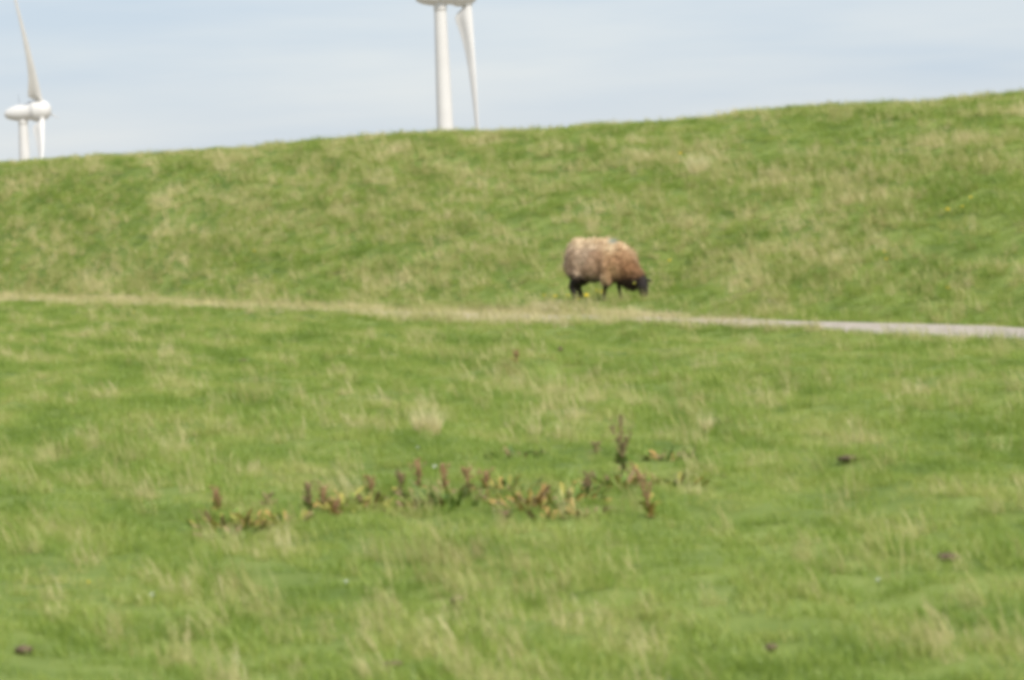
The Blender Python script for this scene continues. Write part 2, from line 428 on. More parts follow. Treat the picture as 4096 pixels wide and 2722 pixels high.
# bleached grass over the worn track and along both edges of the path
x, y, t, pd = wedge(60, 20, 80)
px, py = project(x, y, height(x, y))
hid = np.clip((3.1 - x) / .5, 0, 1) + .9 * np.exp(-((px - 3230) / 110) ** 2)
pr = np.where(np.abs(pd) < 2.1, hid, 0)
pr = pr + .6 * np.exp(-((pd + 2.2) / .4) ** 2) + .3 * np.exp(-((pd - 2.0) / .3) ** 2)
pr = pr * np.clip(-.12 + 1.35 * vnoise(x, pd * .5, .8, 77), 0, 1)
keep = (np.abs(pd) < 4) & (rng.random(len(x)) < pr) & ((np.abs(pd) > 1.65) | (rng.random(len(x)) < hid))
x, y, t, pd = x[keep], y[keep], t[keep], pd[keep]
rot = np.stack([rng.normal(0, .12, len(x)), rng.normal(-.05, .12, len(x)), rng.normal(0, 1.5, len(x))], -1)
scatter('verge_grass', np.stack([x, y, height(x, y) - .004], -1), 'verge', rot, rng.uniform(.6, 1.1, len(x)) * np.where(x > 3.0, .75, 1), 'bleached short grass along the footpath and over its worn left part')

# ------------------------------------------------------------------ wind turbines
def revolve(profile, n=40):
    v, f = [], []
    for (x, r) in profile:
        for k in range(n):
            a = 2 * math.pi * k / n; v.append((x, r * math.cos(a), r * math.sin(a)))
    for s in range(len(profile) - 1):
        for k in range(n):
            a, b = s * n + k, s * n + (k + 1) % n; f.append((a, a + n, b + n, b))
    return v, f
def smooth_profile(pts, m=6):
    p = np.array(pts, float); s = np.linspace(0, len(p) - 1, (len(p) - 1) * m + 1)
    out_ = []
    for u in s:                                   # catmull-rom
        i_ = min(int(u), len(p) - 2); f_ = u - i_
        p0, p1, p2, p3 = p[max(i_ - 1, 0)], p[i_], p[i_ + 1], p[min(i_ + 2, len(p) - 1)]
        q = .5 * ((2 * p1) + (-p0 + p2) * f_ + (2 * p0 - 5 * p1 + 4 * p2 - p3) * f_ ** 2 + (-p0 + 3 * p1 - 3 * p2 + p3) * f_ ** 3)
        out_.append((q[0], max(q[1], 0.0)))
    return out_

def blade_mesh():
    RR = [1.6, 2.6, 3.1, 3.6, 4.3, 5.2, 6.5, 8.5, 11, 14, 17.5, 21, 25.5, 29.5, 32, 33]
    CH = [1.66, 1.66, 1.9, 2.7, 3.25, 3.2, 2.85, 2.4, 1.95, 1.6, 1.32, 1.08, .88, .72, .5, .12]
    TH = [1.66, 1.66, 1.66, 1.62, 1.5, 1.35, 1.15, .92, .68, .50, .38, .29, .22, .16, .1, .03]
    v, f = [], []
    n = 20
    for r, c_, th in zip(RR, CH, TH):
        tw = R(np.interp(r, [1.6, 8, 28], [78, 64, 40]))
        lead = .83 + .0 * r                                   # the leading edge stays straight
        lead = np.interp(r, [0, 3, 12, 28], [.83, .83, .62, .12])
        back = -.6 * (r / 28) ** 2
        for k in range(n):
            a = 2 * math.pi * k / n
            u = math.cos(a) * .5; tt = math.sin(a) * .5 * th
            if c_ > 1.7: tt *= max(0.10, min(1, 1 + (u - .18) * 1.9))
            cx = lead - c_ / 2 + u * c_                       # +: towards the front
            X_ = cx * math.sin(tw) - tt * math.cos(tw)
            Y_ = cx * math.cos(tw) + tt * math.sin(tw)
            v.append((X_ + back, Y_, r))
    m = len(RR)
    for s in range(m - 1):
        for k in range(n):
            a, b = s * n + k, s * n + (k + 1) % n; f.append((a, b, b + n, a + n))
    f.append(tuple((m - 1) * n + k for k in range(n))); f.append(tuple(range(n))[::-1])
    return v, f
bv, bf = blade_mesh()
nac_v, nac_f = revolve(smooth_profile([(-9.0, 0), (-8.85, .75), (-7.9, 1.35), (-6.2, 1.85), (-4.2, 1.98), (-2.8, 2.1), (-2.15, 2.42), (-1.95, 2.5)]))
hub_v, hub_f = revolve(smooth_profile([(-1.9, 2.0), (-1.9, 2.52), (-.9, 2.62), (.4, 2.5), (1.4, 2.05), (2.1, 1.25), (2.4, .45), (2.45, 0)]))

meshes = {}
def turbine(base_px, dist_, hub_px, phases, label):
    """base_px: image x of the tower, hub_px: image place of the blade hub"""
    v = ray(*base_px); f_ = dist_ / v.y
    loc = Vector((v.x * f_, dist_, float(height(v.x * f_, dist_))))
    vh = ray(*hub_px); hubz = CAM_Z + vh.z * dist_ / vh.y - loc.z
    root = empty('wind_turbine', loc); tag(root, label, 'wind turbine', 'white wind turbines behind the dike')
    yaw, tilt = R(-1.0), R(-4.2)
    HM = Matrix.Translation((4.6 * math.cos(yaw), 4.6 * math.sin(yaw), hubz)) @ Matrix.Rotation(yaw, 4, 'Z') @ Matrix.Rotation(tilt, 4, 'Y')
    topz = hubz - 2.0
    pr = [(-.3 + (topz + .6) * q / 24, 1.75 - .70 * (q / 24)) for q in range(25)]
    tv, tf = revolve(pr, 48)
    mesh_obj('tower', [(-b, c__, a) for (a, b, c__) in [(p[0], p[1], p[2]) for p in tv]], tf, M_WHITE, root)
    cv, cf = revolve([(topz - 1.25, 1.05), (topz - 1.25, 1.14), (topz - .95, 1.14), (topz + .25, 1.2), (topz + .9, 1.25)], 48)
    mesh_obj('yaw_collar', [(-b, c__, a) for (a, b, c__) in cv], cf, M_WHITE, root)
    nac = mesh_obj('nacelle', nac_v, nac_f, M_WHITE, root); nac.matrix_local = HM
    hub = mesh_obj('spinner', hub_v, hub_f, M_WHITE, root); hub.matrix_local = HM
    # cooling outlet under the tail, mast and lamp on the back
    o = mesh_obj('tail_vent', [(-7.9, -.5, -1.05), (-7.9, .5, -1.05), (-6.6, .6, -1.62), (-6.6, -.6, -1.62), (-7.8, -.5, -.8), (-7.8, .5, -.8), (-6.6, .6, -1.3), (-6.6, -.6, -1.3)],
                 [(0, 1, 2, 3), (4, 7, 6, 5), (0, 3, 7, 4), (1, 5, 6, 2), (0, 4, 5, 1), (3, 2, 6, 7)], M_GREY, nac, smooth=False)
    mv, mf = revolve([(0, .05), (2.6, .03), (2.62, 0)], 8)
    o = mesh_obj('weather_mast', [(-5.1 - b, c__, 1.7 + a) for (a, b, c__) in mv], mf, M_GREY, nac)
    lv, lf = revolve([(0, .0), (0, .28), (.45, .28), (.6, .1), (.62, 0)], 12)
    o = mesh_obj('warning_lamp', [(-2.7 - b, c__, 1.95 + a) for (a, b, c__) in lv], lf, M_WHITE, nac)
    for ph in phases:
        if 'blade' in meshes:
            o = share('blade', meshes['blade'], root)
        else:
            o = mesh_obj('blade', bv, bf, M_WHITE, root); meshes['blade'] = o.data
        o.matrix_local = HM @ Matrix.Rotation(R(-ph), 4, 'X')
        rv, rf = revolve([(1.5, .88), (1.5, .93), (2.75, .93), (2.75, .86)], 24)
        mesh_obj('root_collar', [(b, c__, a) for (a, b, c__) in rv], rf, M_WHITE, o)
    return root
turbine((1783, 560), 600, (1847, -34), (190, 70, 310), 'near tall wind turbine whose white tower rises behind the middle of the dike')
turbine((99, 640), 820, (165, 442), (332, 212, 92), 'smaller far wind turbine with whole rounded head visible at far left')

# ------------------------------------------------------------------ sheep
def blob(parts, voxel, name, m, parent=None, smooth_it=4):
    bm = bmesh.new()
    for p in parts:
        if p[0] == 'e':
            _, c_, r_, *rt = p
            M_ = Matrix.Translation(c_) @ (Euler(rt[0]).to_matrix().to_4x4() if rt else Matrix()) @ Matrix.Diagonal((*r_, 1))
            bmesh.ops.create_icosphere(bm, subdivisions=3, radius=1, matrix=M_)
        else:
            pts = p[1]
            for (a, ra), (b, rb) in zip(pts[:-1], pts[1:]):
                a, b = Vector(a), Vector(b); n_ = max(2, int((b - a).length / (min(ra, rb) * .3)) + 1)
                for q in range(n_ + 1):
                    u = q / n_
                    bmesh.ops.create_icosphere(bm, subdivisions=2, radius=ra + (rb - ra) * u, matrix=Matrix.Translation(a.lerp(b, u)))
    me = bpy.data.meshes.new('tmp'); bm.to_mesh(me); bm.free()
    o = bpy.data.objects.new('tmp', me); COL.objects.link(o)
    md = o.modifiers.new('r', 'REMESH'); md.mode = 'VOXEL'; md.voxel_size = voxel; md.use_smooth_shade = True
    if smooth_it:
        s_ = o.modifiers.new('s', 'SMOOTH'); s_.iterations = smooth_it; s_.factor = .5
    dg = bpy.context.evaluated_depsgraph_get()
    nm = bpy.data.meshes.new_from_object(o.evaluated_get(dg)); nm.name = name
    bpy.data.objects.remove(o)
    nm.materials.clear(); nm.materials.append(m)
    nm.polygons.foreach_set('use_smooth', [True] * len(nm.polygons))
    return share(name, nm, parent)

def colour_mat(name, rough=.95, bump=0, trans=0):
    m, t, p = mat(name, rough, .1)
    a = N(t, 'ShaderNodeAttribute', attribute_name='tint')
    tc_ = N(t, 'ShaderNodeTexCoord'); n = N(t, 'ShaderNodeTexNoise'); n.inputs['Scale'].default_value = 60; n.inputs['Detail'].default_value = 3
    mxr = N(t, 'ShaderNodeMix', data_type='RGBA', blend_type='MULTIPLY'); mxr.inputs[0].default_value = .25
    t.links.new(tc_.outputs['Object'], n.inputs['Vector']); t.links.new(a.outputs['Color'], mxr.inputs[6])
    rr = N(t, 'ShaderNodeValToRGB'); rr.color_ramp.elements[0].color = (.5, .5, .5, 1); rr.color_ramp.elements[0].position = .3; rr.color_ramp.elements[1].position = .7
    rr.color_ramp.elements[1].color = (1.2, 1.2, 1.2, 1)
    t.links.new(n.outputs[0], rr.inputs[0]); t.links.new(rr.outputs[0], mxr.inputs[7]); t.links.new(mxr.outputs[2], p.inputs['Base Color'])
    if bump:
        b = N(t, 'ShaderNodeBump'); b.inputs['Strength'].default_value = bump; b.inputs['Distance'].default_value = .01
        t.links.new(n.outputs[0], b.inputs['Height']); t.links.new(b.outputs[0], p.inputs['Normal'])
    return m
M_FLEECE = colour_mat('fleece_wool', bump=.3)
M_SKIN = noisy('dark_sheep_hair', (0.018, 0.014, 0.013), (0.034, 0.027, 0.025), scale=30, rough=.75, bump=.2)
M_EYE, _, _p = mat('sheep_eye', .2, .5); _p.inputs['Base Color'].default_value = (.03, .02, .01, 1)
M_TAG = noisy('yellow_tag_plastic', (0.36, 0.34, 0.05), (0.44, 0.40, 0.07), scale=20, rough=.4)

def n3(x, y, z, s, seed):
    return (vnoise(x + .37 * z, y + .71 * z, s, seed) + vnoise(x - .53 * z, z + 7.1, s, seed + 1) + vnoise(y + .4 * x, z + 3.3, s, seed + 2)) / 3

sp = ground_at(2408, 1206)
YAW = R(-16)
sheep = empty('sheep', sp, YAW)
tag(sheep, 'brown woolly sheep with black face and legs grazing head down by the path', 'sheep')
hx, hz = .535, .255           # poll of the head
hd = Vector((.24, -.20, -.95)).normalized()      # from poll to muzzle: nose down, turned towards the camera
side = hd.cross(Vector((1, -.9, 0)).normalized()).normalized()
fore = side.cross(hd).normalized()
poll = Vector((hx, -.03, hz))
def H(a, b, c_): return poll + hd * a + side * b + fore * c_
body = blob([
    ('e', (-.25, 0, .52), (.22, .19, .23)), ('e', (0, 0, .52), (.28, .20, .22)), ('e', (.22, 0, .50), (.19, .17, .21)),
    ('c', [((.30, 0, .50), .13), ((.44, -.01, .36), .095), (tuple(poll), .072)]),
    ('c', [(tuple(H(0, 0, 0)), .078), (tuple(H(.09, 0, .0)), .078), (tuple(H(.16, 0, -.004)), .060), (tuple(H(.225, 0, -.006)), .048)]),
    ('c', [(tuple(H(.03, 0, -.05)), .05), (tuple(H(.15, 0, -.035)), .035)]),
    # ears
    ('c', [(tuple(H(.0, .055, -.005)), .022), (tuple(H(.012, .10, .005)), .024), (tuple(H(.03, .155, .0)), .010)]),
    ('c', [(tuple(H(.0, -.055, -.005)), .022), (tuple(H(.012, -.10, .005)), .024), (tuple(H(.03, -.155, .0)), .010)]),
    # hind legs: thigh, hock behind, shank
    ('c', [((-.26, -.09, .42), .085), ((-.29, -.10, .30), .088), ((-.365, -.105, .205), .046), ((-.335, -.105, .10), .036), ((-.325, -.105, .03), .036)]),
    ('e', (-.318, -.105, .018), (.042, .030, .022)),
    ('c', [((-.24, .09, .42), .085), ((-.275, .10, .30), .085), ((-.345, .105, .205), .042), ((-.305, .105, .10), .034), ((-.30, .105, .03), .034)]),
    ('e', (-.288, .105, .018), (.042, .030, .022)),
    # front legs
    ('c', [((.14, -.09, .42), .075), ((.085, -.09, .26), .042), ((.07, -.09, .16), .028), ((.055, -.09, .08), .021), ((.05, -.09, .03), .026)]),
    ('e', (.06, -.09, .018), (.036, .027, .022)),
    ('c', [((.24, .09, .42), .075), ((.215, .09, .26), .042), ((.21, .09, .16), .028), ((.225, .09, .08), .021), ((.235, .09, .03), .026)]),
    ('e', (.245, .09, .018), (.036, .027, .022)),
], .0085, 'body', M_SKIN, sheep, 2)

fleece = blob([
    ('e', (-.26, 0, .54), (.205, .22, .275)), ('e', (-.31, 0, .50), (.165, .19, .21)), ('e', (-.08, 0, .53), (.27, .245, .275)), ('e', (.08, 0, .50), (.25, .235, .255)),
    ('e', (.20, 0, .50), (.22, .215, .255)), ('e', (.26, 0, .55), (.16, .165, .19)),
    ('e', (.09, -.07, .36), (.10, .15, .17)),
    ('c', [((.29, 0, .50), .195), ((.37, -.005, .40), .165), ((.445, -.01, .315), .125), ((.475, -.01, .275), .10)]),
    ('c', [((.36, -.01, .27), .115), ((.42, -.02, .19), .07)]),
    ('e', (.06, 0, .545), (.24, .215, .25)),
    ('e', (-.28, -.10, .385), (.125, .11, .13)), ('e', (-.27, .10, .33), (.115, .10, .12)),
    ('e', (-.44, 0, .48), (.04, .05, .11)),
], .013, 'fleece', M_FLEECE, sheep, 5)
me = fleece.data
n_ = len(me.vertices); co = np.empty(n_ * 3); me.vertices.foreach_get('co', co); co = co.reshape(-1, 3)
no = np.empty(n_ * 3); me.vertices.foreach_get('normal', no); no = no.reshape(-1, 3)
dsp = .022 * (n3(co[:, 0], co[:, 1], co[:, 2], .12, 61) - .5) * 2 + .014 * (n3(co[:, 0], co[:, 1], co[:, 2], .035, 71) - .5) * 2
# the parting of the fleece behind the front leg
seam = np.exp(-(((co[:, 0] - (.02 + .20 * (co[:, 2] - .35))) / .022) ** 2)) * np.clip((.62 - co[:, 2]) / .15, 0, 1)
seam2 = np.exp(-(((co[:, 0] - (-.34 + .0 * co[:, 2])) / .03) ** 2)) * np.clip((.55 - co[:, 2]) / .15, 0, 1) * (co[:, 1] < 0)
seam3 = np.exp(-(((co[:, 0] - (.19 + .25 * (co[:, 2] - .35))) / .025) ** 2)) * np.clip((.55 - co[:, 2]) / .15, 0, 1)
co2 = co + no * (dsp - (.012 * seam) - .014 * seam2 - .014 * seam3)[:, None]
me.vertices.foreach_set('co', co2.ravel())

def wool_tint(P, nrm):
    x_, y_, z_ = P[:, 0], P[:, 1], P[:, 2]
    n1 = n3(x_, y_, z_, .16, 81); n2 = n3(x_, y_, z_, .06, 91)
    tan = np.array([.53, .35, .20]); grey = np.array([.52, .39, .28]); brown = np.array([.30, .155, .08]); cream = np.array([.70, .57, .38]); dark = np.array([.035, .024, .018])
    def mixc(a, b, f_): return a * (1 - f_[:, None]) + b * f_[:, None]
    c_ = np.tile(grey, (len(P), 1))
    c_ = mixc(c_, np.tile(tan, (len(P), 1)), np.clip((x_ + .05) / .2, 0, 1))
    c_ = mixc(c_, np.tile(brown, (len(P), 1)), np.clip((n1 - .5) * 5, 0, 1) * .45)
    c_ = mixc(c_, np.tile(brown, (len(P), 1)), np.clip((x_ - .17) / .2, 0, 1) * np.clip((.70 - z_) / .25, 0, 1) * .8)
    c_ = mixc(c_, np.tile(dark, (len(P), 1)), np.clip((x_ - .22) / .2, 0, 1) * np.clip((.42 - z_) / .25, 0, 1) * .7)
    c_ = mixc(c_, np.tile(cream, (len(P), 1)), np.clip((z_ - .60 - .08 * n2 + .3 * np.clip(-x_ - .35, 0, .2)) / .16, 0, 1) * .85)
    c_ = mixc(c_, np.tile(cream, (len(P), 1)), np.clip(1 - np.hypot((x_ - .18) / .10, (z_ - .68) / .10), 0, 1))
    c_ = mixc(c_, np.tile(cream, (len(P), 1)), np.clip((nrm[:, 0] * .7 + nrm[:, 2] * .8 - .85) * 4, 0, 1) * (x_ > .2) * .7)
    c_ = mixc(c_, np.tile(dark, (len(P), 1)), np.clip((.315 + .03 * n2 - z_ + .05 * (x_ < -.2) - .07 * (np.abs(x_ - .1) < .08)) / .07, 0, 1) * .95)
    c_ = mixc(c_, np.tile(np.array([.10, .055, .035]), (len(P), 1)), np.clip(seam_at(P), 0, 1) * .4)
    blue = .8 * np.clip(1.1 - np.hypot((x_ - .19) / .075, (z_ - .765) / .05), 0, 1) * (z_ > .71)
    c_ = mixc(c_, np.tile(np.array([.22, .36, .36]), (len(P), 1)), blue)
    return c_
def seam_at(P):
    s1 = np.exp(-(((P[:, 0] - (.02 + .20 * (P[:, 2] - .35))) / .022) ** 2)) * np.clip((.62 - P[:, 2]) / .15, 0, 1)
    s2 = np.exp(-(((P[:, 0] + .34) / .03) ** 2)) * np.clip((.55 - P[:, 2]) / .15, 0, 1) * (P[:, 1] < 0)
    return s1 + s2
tc_ = wool_tint(co, no)
at = me.attributes.new('tint', 'FLOAT_COLOR', 'POINT')
at.data.foreach_set('color', np.hstack([tc_, np.ones((n_, 1))]).astype(np.float32).ravel())
# locks of wool standing off the surface
pick = rng.integers(0, n_, 9000)
lv, lf, lt = [], [], []
for q in pick:
    p = Vector(co2[q]); nn = Vector(no[q]); g = Vector((rng.normal(0, .25), rng.normal(0, .25), -.75 + rng.normal(0, .2)))
    d_ = (nn * .8 + g * .7).normalized(); sd_ = d_.cross(nn)
    if sd_.length < .05: sd_ = d_.orthogonal()
    sd_.normalize(); l_ = rng.uniform(.018, .042); wd = rng.uniform(.004, .008); b = len(lv)
    lv += [p - sd_ * wd - nn * .004, p + sd_ * wd - nn * .004, p + d_ * l_ + nn * .004 + sd_ * rng.normal(0, .004)]
    lf.append((b, b + 1, b + 2)); cc = tc_[q] * rng.uniform(.92, 1.1); lt += [cc, cc, cc * 1.1]
locks = mesh_obj('wool_locks', lv, lf, M_FLEECE, fleece, smooth=False)
at = locks.data.attributes.new('tint', 'FLOAT_COLOR', 'POINT')
at.data.foreach_set('color', np.hstack([np.array(lt), np.ones((len(lt), 1))]).astype(np.float32).ravel())
locks['kind'] = 'stuff'
for s_ in (1, -1):
    e = blob([('e', tuple(H(.065, s_ * .056, .025)), (.012, .012, .012))], .003, 'eye', M_EYE, sheep, 0)
tp = H(.035, .115, .012) if H(.035, .115, .012).y < H(.035, -.115, .012).y else H(.035, -.115, .012)
tv, tf = revolve([(-.003, 0), (-.003, .014), (.003, .014), (.003, 0)], 16)
tg = mesh_obj('ear_tag', [(b, a - .03, c__) for (a, b, c__) in tv], tf, M_TAG, sheep, smooth=False); tg.location = tp

# ------------------------------------------------------------------ flowers
M_YEL = noisy('yellow_petal', (0.75, 0.55, 0.02), (0.85, 0.66, 0.03), scale=40, rough=.6)
M_WHT = noisy('white_petal', (0.55, 0.58, 0.50), (0.65, 0.68, 0.6), scale=40, rough=.6)
M_STEM = noisy('green_stem', (0.10, 0.17, 0.04), (0.17, 0.24, 0.06), scale=20, rough=.7)
def flower_meshes(r_, h, m, seed):
    rnd = random.Random(seed)
    v, f = [], []
    for ring, (k, rr, zz) in enumerate([(16, r_, .001), (14, r_ * .78, .006), (10, r_ * .5, .010)]):
        for q in range(k):
            a = 6.283 * (q + .5 * ring) / k + rnd.gauss(0, .05); ww = .16 + .05 * ring
            b = len(v); z0 = h + zz; up = rr * rnd.uniform(.15, .5)
            v += [(0, 0, z0), (rr * .65 * math.cos(a - ww), rr * .65 * math.sin(a - ww), z0 + up * .5), (rr * math.cos(a), rr * math.sin(a), z0 + up), (rr * .65 * math.cos(a + ww), rr * .65 * math.sin(a + ww), z0 + up * .5)]
            f.append((b, b + 1, b + 2, b + 3))
    a_ = mesh_obj('petals', v, f, m, link=False, smooth=False).data
    sv_, sf = revolve([(0, .003), (h * .5, .0028), (h, .0025), (h + .003, .006), (h + .008, .001)], 6)
    return a_, mesh_obj('stem', [(b + .01 * math.sin(a / h * 3), c__, a) for (a, b, c__) in sv_], sf, M_STEM, link=False).data
FY = [flower_meshes(.024, .10 + .02 * k, M_YEL, k) for k in range(3)]
FW = [flower_meshes(.013, .08, M_WHT, 9)]
YG = 'yellow flowers scattered over the dike'
FL = [
    (2335, 1213, 1.5, 'brightest yellow flower, standing by the hind hooves of the sheep'),
    (2410, 1201, 1.0, 'yellow flower just in front of the near front hoof of the sheep'),
    (2390, 1196, .8, 'small yellow flower just left of the near front hoof of the sheep'),
    (2221, 1208, 1.0, 'yellow flower left of the hind legs of the sheep'),
    (2277, 1207, .8, 'faint yellow flower between the hind hooves and the flower on the left'),
    (2196, 1218, .9, 'leftmost yellow flower of the row at the feet of the sheep'),
    (2306, 1212, .7, 'small yellow flower touching left side of the brightest yellow flower'),
    (2685, 1072, 1.0, 'yellow flower on the slope up and right of the head of the sheep'),
    (2717, 655, 1.2, 'yellow flower beside the pale dry tussock high on the dike'),
    (3780, 862, 1.1, 'lowest left of three yellow flowers on the right part of the dike'),
    (3842, 858, .9, 'middle one of three yellow flowers on the right part of the dike'),
    (3880, 828, .9, 'highest of three yellow flowers on the right part of the dike'),
    (3544, 1060, .9, 'yellow flower on the lower dike halfway between sheep and right edge'),
    (3790, 1182, .8, 'yellow flower low on the dike above the visible gravel path'),
    (3545, 1036, .7, 'tiny yellow flower directly above another one on the lower right dike'),
    (540, 1267, .8, 'yellow flower just in front of the path near the left side'),
    (352, 893, .9, 'yellow flower halfway up the dike near the left edge'),
    (1013, 1036, 1.0, 'single yellow flower on the lower dike left of the middle'),
    (358, 2352, .4, 'yellow flower low in the foreground grass at far left')]
k = 0
for (px_, py_, s_, lab) in FL:
    p = ground_at(px_, py_ + 30 * s_ * (44 / max(12, ground_at(px_, py_).y)) ** 1.0 * .9)
    e = empty('yellow_flower', p, random.random() * 6); e.scale = (s_ * 1.1, s_ * 1.1, s_ * 1.5)
    e.rotation_euler = (R(14) + random.gauss(0, .12), random.gauss(0, .15), 0)
    tag(e, lab, 'flower', YG)
    a_, b_ = FY[k % 3]; k += 1
    share('petals', a_, e); share('stem', b_, e)
for (px_, py_, s_, lab) in [
    (613, 2361, .8, 'small white flower in the left foreground grass'), (1388, 2309, .8, 'small white flower in the foreground below the row of weeds'),
    (1741, 1851, 1.1, 'small white flower above the left half of the rusty weeds'), (1672, 1757, .8, 'tiny white flower right under the pale straw tussock'),
    (3510, 2305, .8, 'small white flower in the right foreground grass')]:
    p = ground_at(px_, py_ + 70)
    e = empty('white_flower', p, 0); e.scale = (s_,) * 3; e.rotation_euler = (R(25), 0, 0); tag(e, lab, 'flower', 'white flowers in the near grass')
    share('petals', FW[0][0], e); share('stem', FW[0][1], e)

# ------------------------------------------------------------------ weeds
def vleaf(name, c1, c2): return noisy(name, c1, c2, scale=18, rough=.65, lo=.4, hi=.6)
M_RUST = vleaf('rusty_seed', (0.26, 0.15, 0.075), (0.38, 0.25, 0.13))
M_BROWN = vleaf('brown_seed', (0.18, 0.125, 0.065), (0.30, 0.22, 0.12))
M_DSTEM = vleaf('dock_stem', (0.17, 0.10, 0.045), (0.26, 0.17, 0.075))
M_YLEAF = vleaf('yellowing_leaf', (0.27, 0.28, 0.06), (0.40, 0.32, 0.085))
M_OLEAF = vleaf('orange_leaf', (0.31, 0.19, 0.065), (0.42, 0.28, 0.09))
M_GLEAF = vleaf('green_leaf', (0.10, 0.18, 0.035), (0.22, 0.28, 0.06))
M_DLEAF = vleaf('dark_green_leaf', (0.07, 0.115, 0.03), (0.12, 0.175, 0.045))
def leaf_mesh(m, l_=.10, wd=.03, droop=.4):
    v, f = [], []
    n__ = 6
    for q in range(n__ + 1):
        u = q / n__; ww = wd * math.sin(math.pi * (u * .92 + .04)) ** .8 * .5
        x_ = l_ * u; z_ = l_ * (.55 * u - droop * 1.3 * u * u); crin = .12 * wd * math.sin(u * 17)
        v += [(x_, -ww, z_ + crin), (x_, 0, z_ - ww * .35), (x_, ww, z_ - crin)]
    for q in range(n__):
        a = 3 * q; f += [(a, a + 1, a + 4, a + 3), (a + 1, a + 2, a + 5, a + 4)]
    return mesh_obj('leaf', v, f, m, link=False).data
LM = {n: [leaf_mesh(m, l_, wd, dr) for (l_, wd, dr) in ((.054, .021, .35), (.040, .018, .6), (.064, .018, .2))]
      for n, m in (('y', M_YLEAF), ('o', M_OLEAF), ('g', M_GLEAF), ('d', M_DLEAF), ('b', M_BROWN), ('r', M_RUST))}
def seeds(h, z0, rad, n__, m, rnd, lx, ly, branches=5):
    v, f = [], []
    pts = []
    br = [(rnd.uniform(0, .8), rnd.random() * 6.283, rnd.uniform(.4, 1.5)) for _ in range(9)]   # side branches
    for q in range(n__):
        if rnd.random() < .45:
            u = rnd.random() ** .8; zz = z0 + (h - z0) * u; rr = rad * .22 * rnd.random(); a = rnd.random() * 6.283
        else:
            u0, a, bl = rnd.choice(br); f_ = rnd.random(); rr = rad * bl * f_ * (1 - .5 * u0) + rnd.gauss(0, .003)
            zz = min(h, z0 + (h - z0) * u0 + rr * 1.5 + rnd.gauss(0, .006)); a += rnd.gauss(0, .12)
        pts.append((lx * zz / h + rr * math.cos(a), ly * zz / h + rr * math.sin(a), zz + rr * .5, rnd.uniform(.0035, .0075)))
    for (a, b, c__, s_) in pts:
        o_ = len(v); v += [(a - s_, b, c__), (a + s_, b, c__), (a, b - s_, c__), (a, b + s_, c__), (a, b, c__ - s_ * 1.3), (a, b, c__ + s_ * 1.3)]
        f += [(o_, o_ + 2, o_ + 5), (o_ + 2, o_ + 1, o_ + 5), (o_ + 1, o_ + 3, o_ + 5), (o_ + 3, o_, o_ + 5), (o_ + 2, o_, o_ + 4), (o_ + 1, o_ + 2, o_ + 4), (o_ + 3, o_ + 1, o_ + 4), (o_, o_ + 3, o_ + 4)]
    return mesh_obj('seed_head', v, f, m)

WG = 'rusty and yellowing weeds in a loose row across the pasture'
def weed(px_, py_, hpx, kind, lab, lean=0.0, leaves='gy', nl=8, spread=1.0):
    rnd = random.Random(int(px_ * 7 + py_))
    p = ground_at(px_, py_); mpp_ = K * p.length; h = hpx * mpp_ * (.86 if kind != 'leafy' and hpx < 180 else 1.0)
    stalk = kind in ('rust', 'brown')
    if not stalk: leaves = leaves + 'b'
    e = empty('dock_plant' if stalk else 'leafy_weed', p); tag(e, lab, 'weed', WG)
    lx = lean * h
    if stalk:
        n__ = 8; v, f = [], []
        for q in range(n__ + 1):
            u = q / n__; rr = .0065 * (1 - .6 * u)
            for s_ in range(6): a = s_ * 1.0472; v.append((lx * u + rr * math.cos(a) + .006 * math.sin(u * 5), rr * math.sin(a), -.01 + u * h))
        for q in range(n__):
            for s_ in range(6): a, b = q * 6 + s_, q * 6 + (s_ + 1) % 6; f.append((a, b, b + 6, a + 6))
        mesh_obj('stem', v, f, M_DSTEM, e)
        sh = seeds(h * 1.04, h * .22, .03 + .13 * h, int(110 + 420 * h), M_RUST if kind == 'rust' else M_BROWN, rnd, lx, 0); sh.parent = e; sh['kind'] = 'stuff'
    nl = int(nl * 2.4)
    for q in range(nl):
        a = q * 2.4 + rnd.random(); o = share('leaf', rnd.choice(LM[rnd.choice(leaves)]), e)
        hh = rnd.uniform(.0, .45) * h if stalk else rnd.uniform(.0, .8) * h
        rr = (0.0 if stalk else rnd.uniform(0, .17) * spread)
        o.location = (lx * hh / max(h, .01) + rr * math.cos(a), rr * math.sin(a), max(.01, hh - .02))
        o.rotation_euler = (rnd.gauss(0, .4), -rnd.uniform(.0, .9), a); o.scale = (rnd.uniform(.7, 1.25) * (.8 + .3 * spread),) * 3
    return e
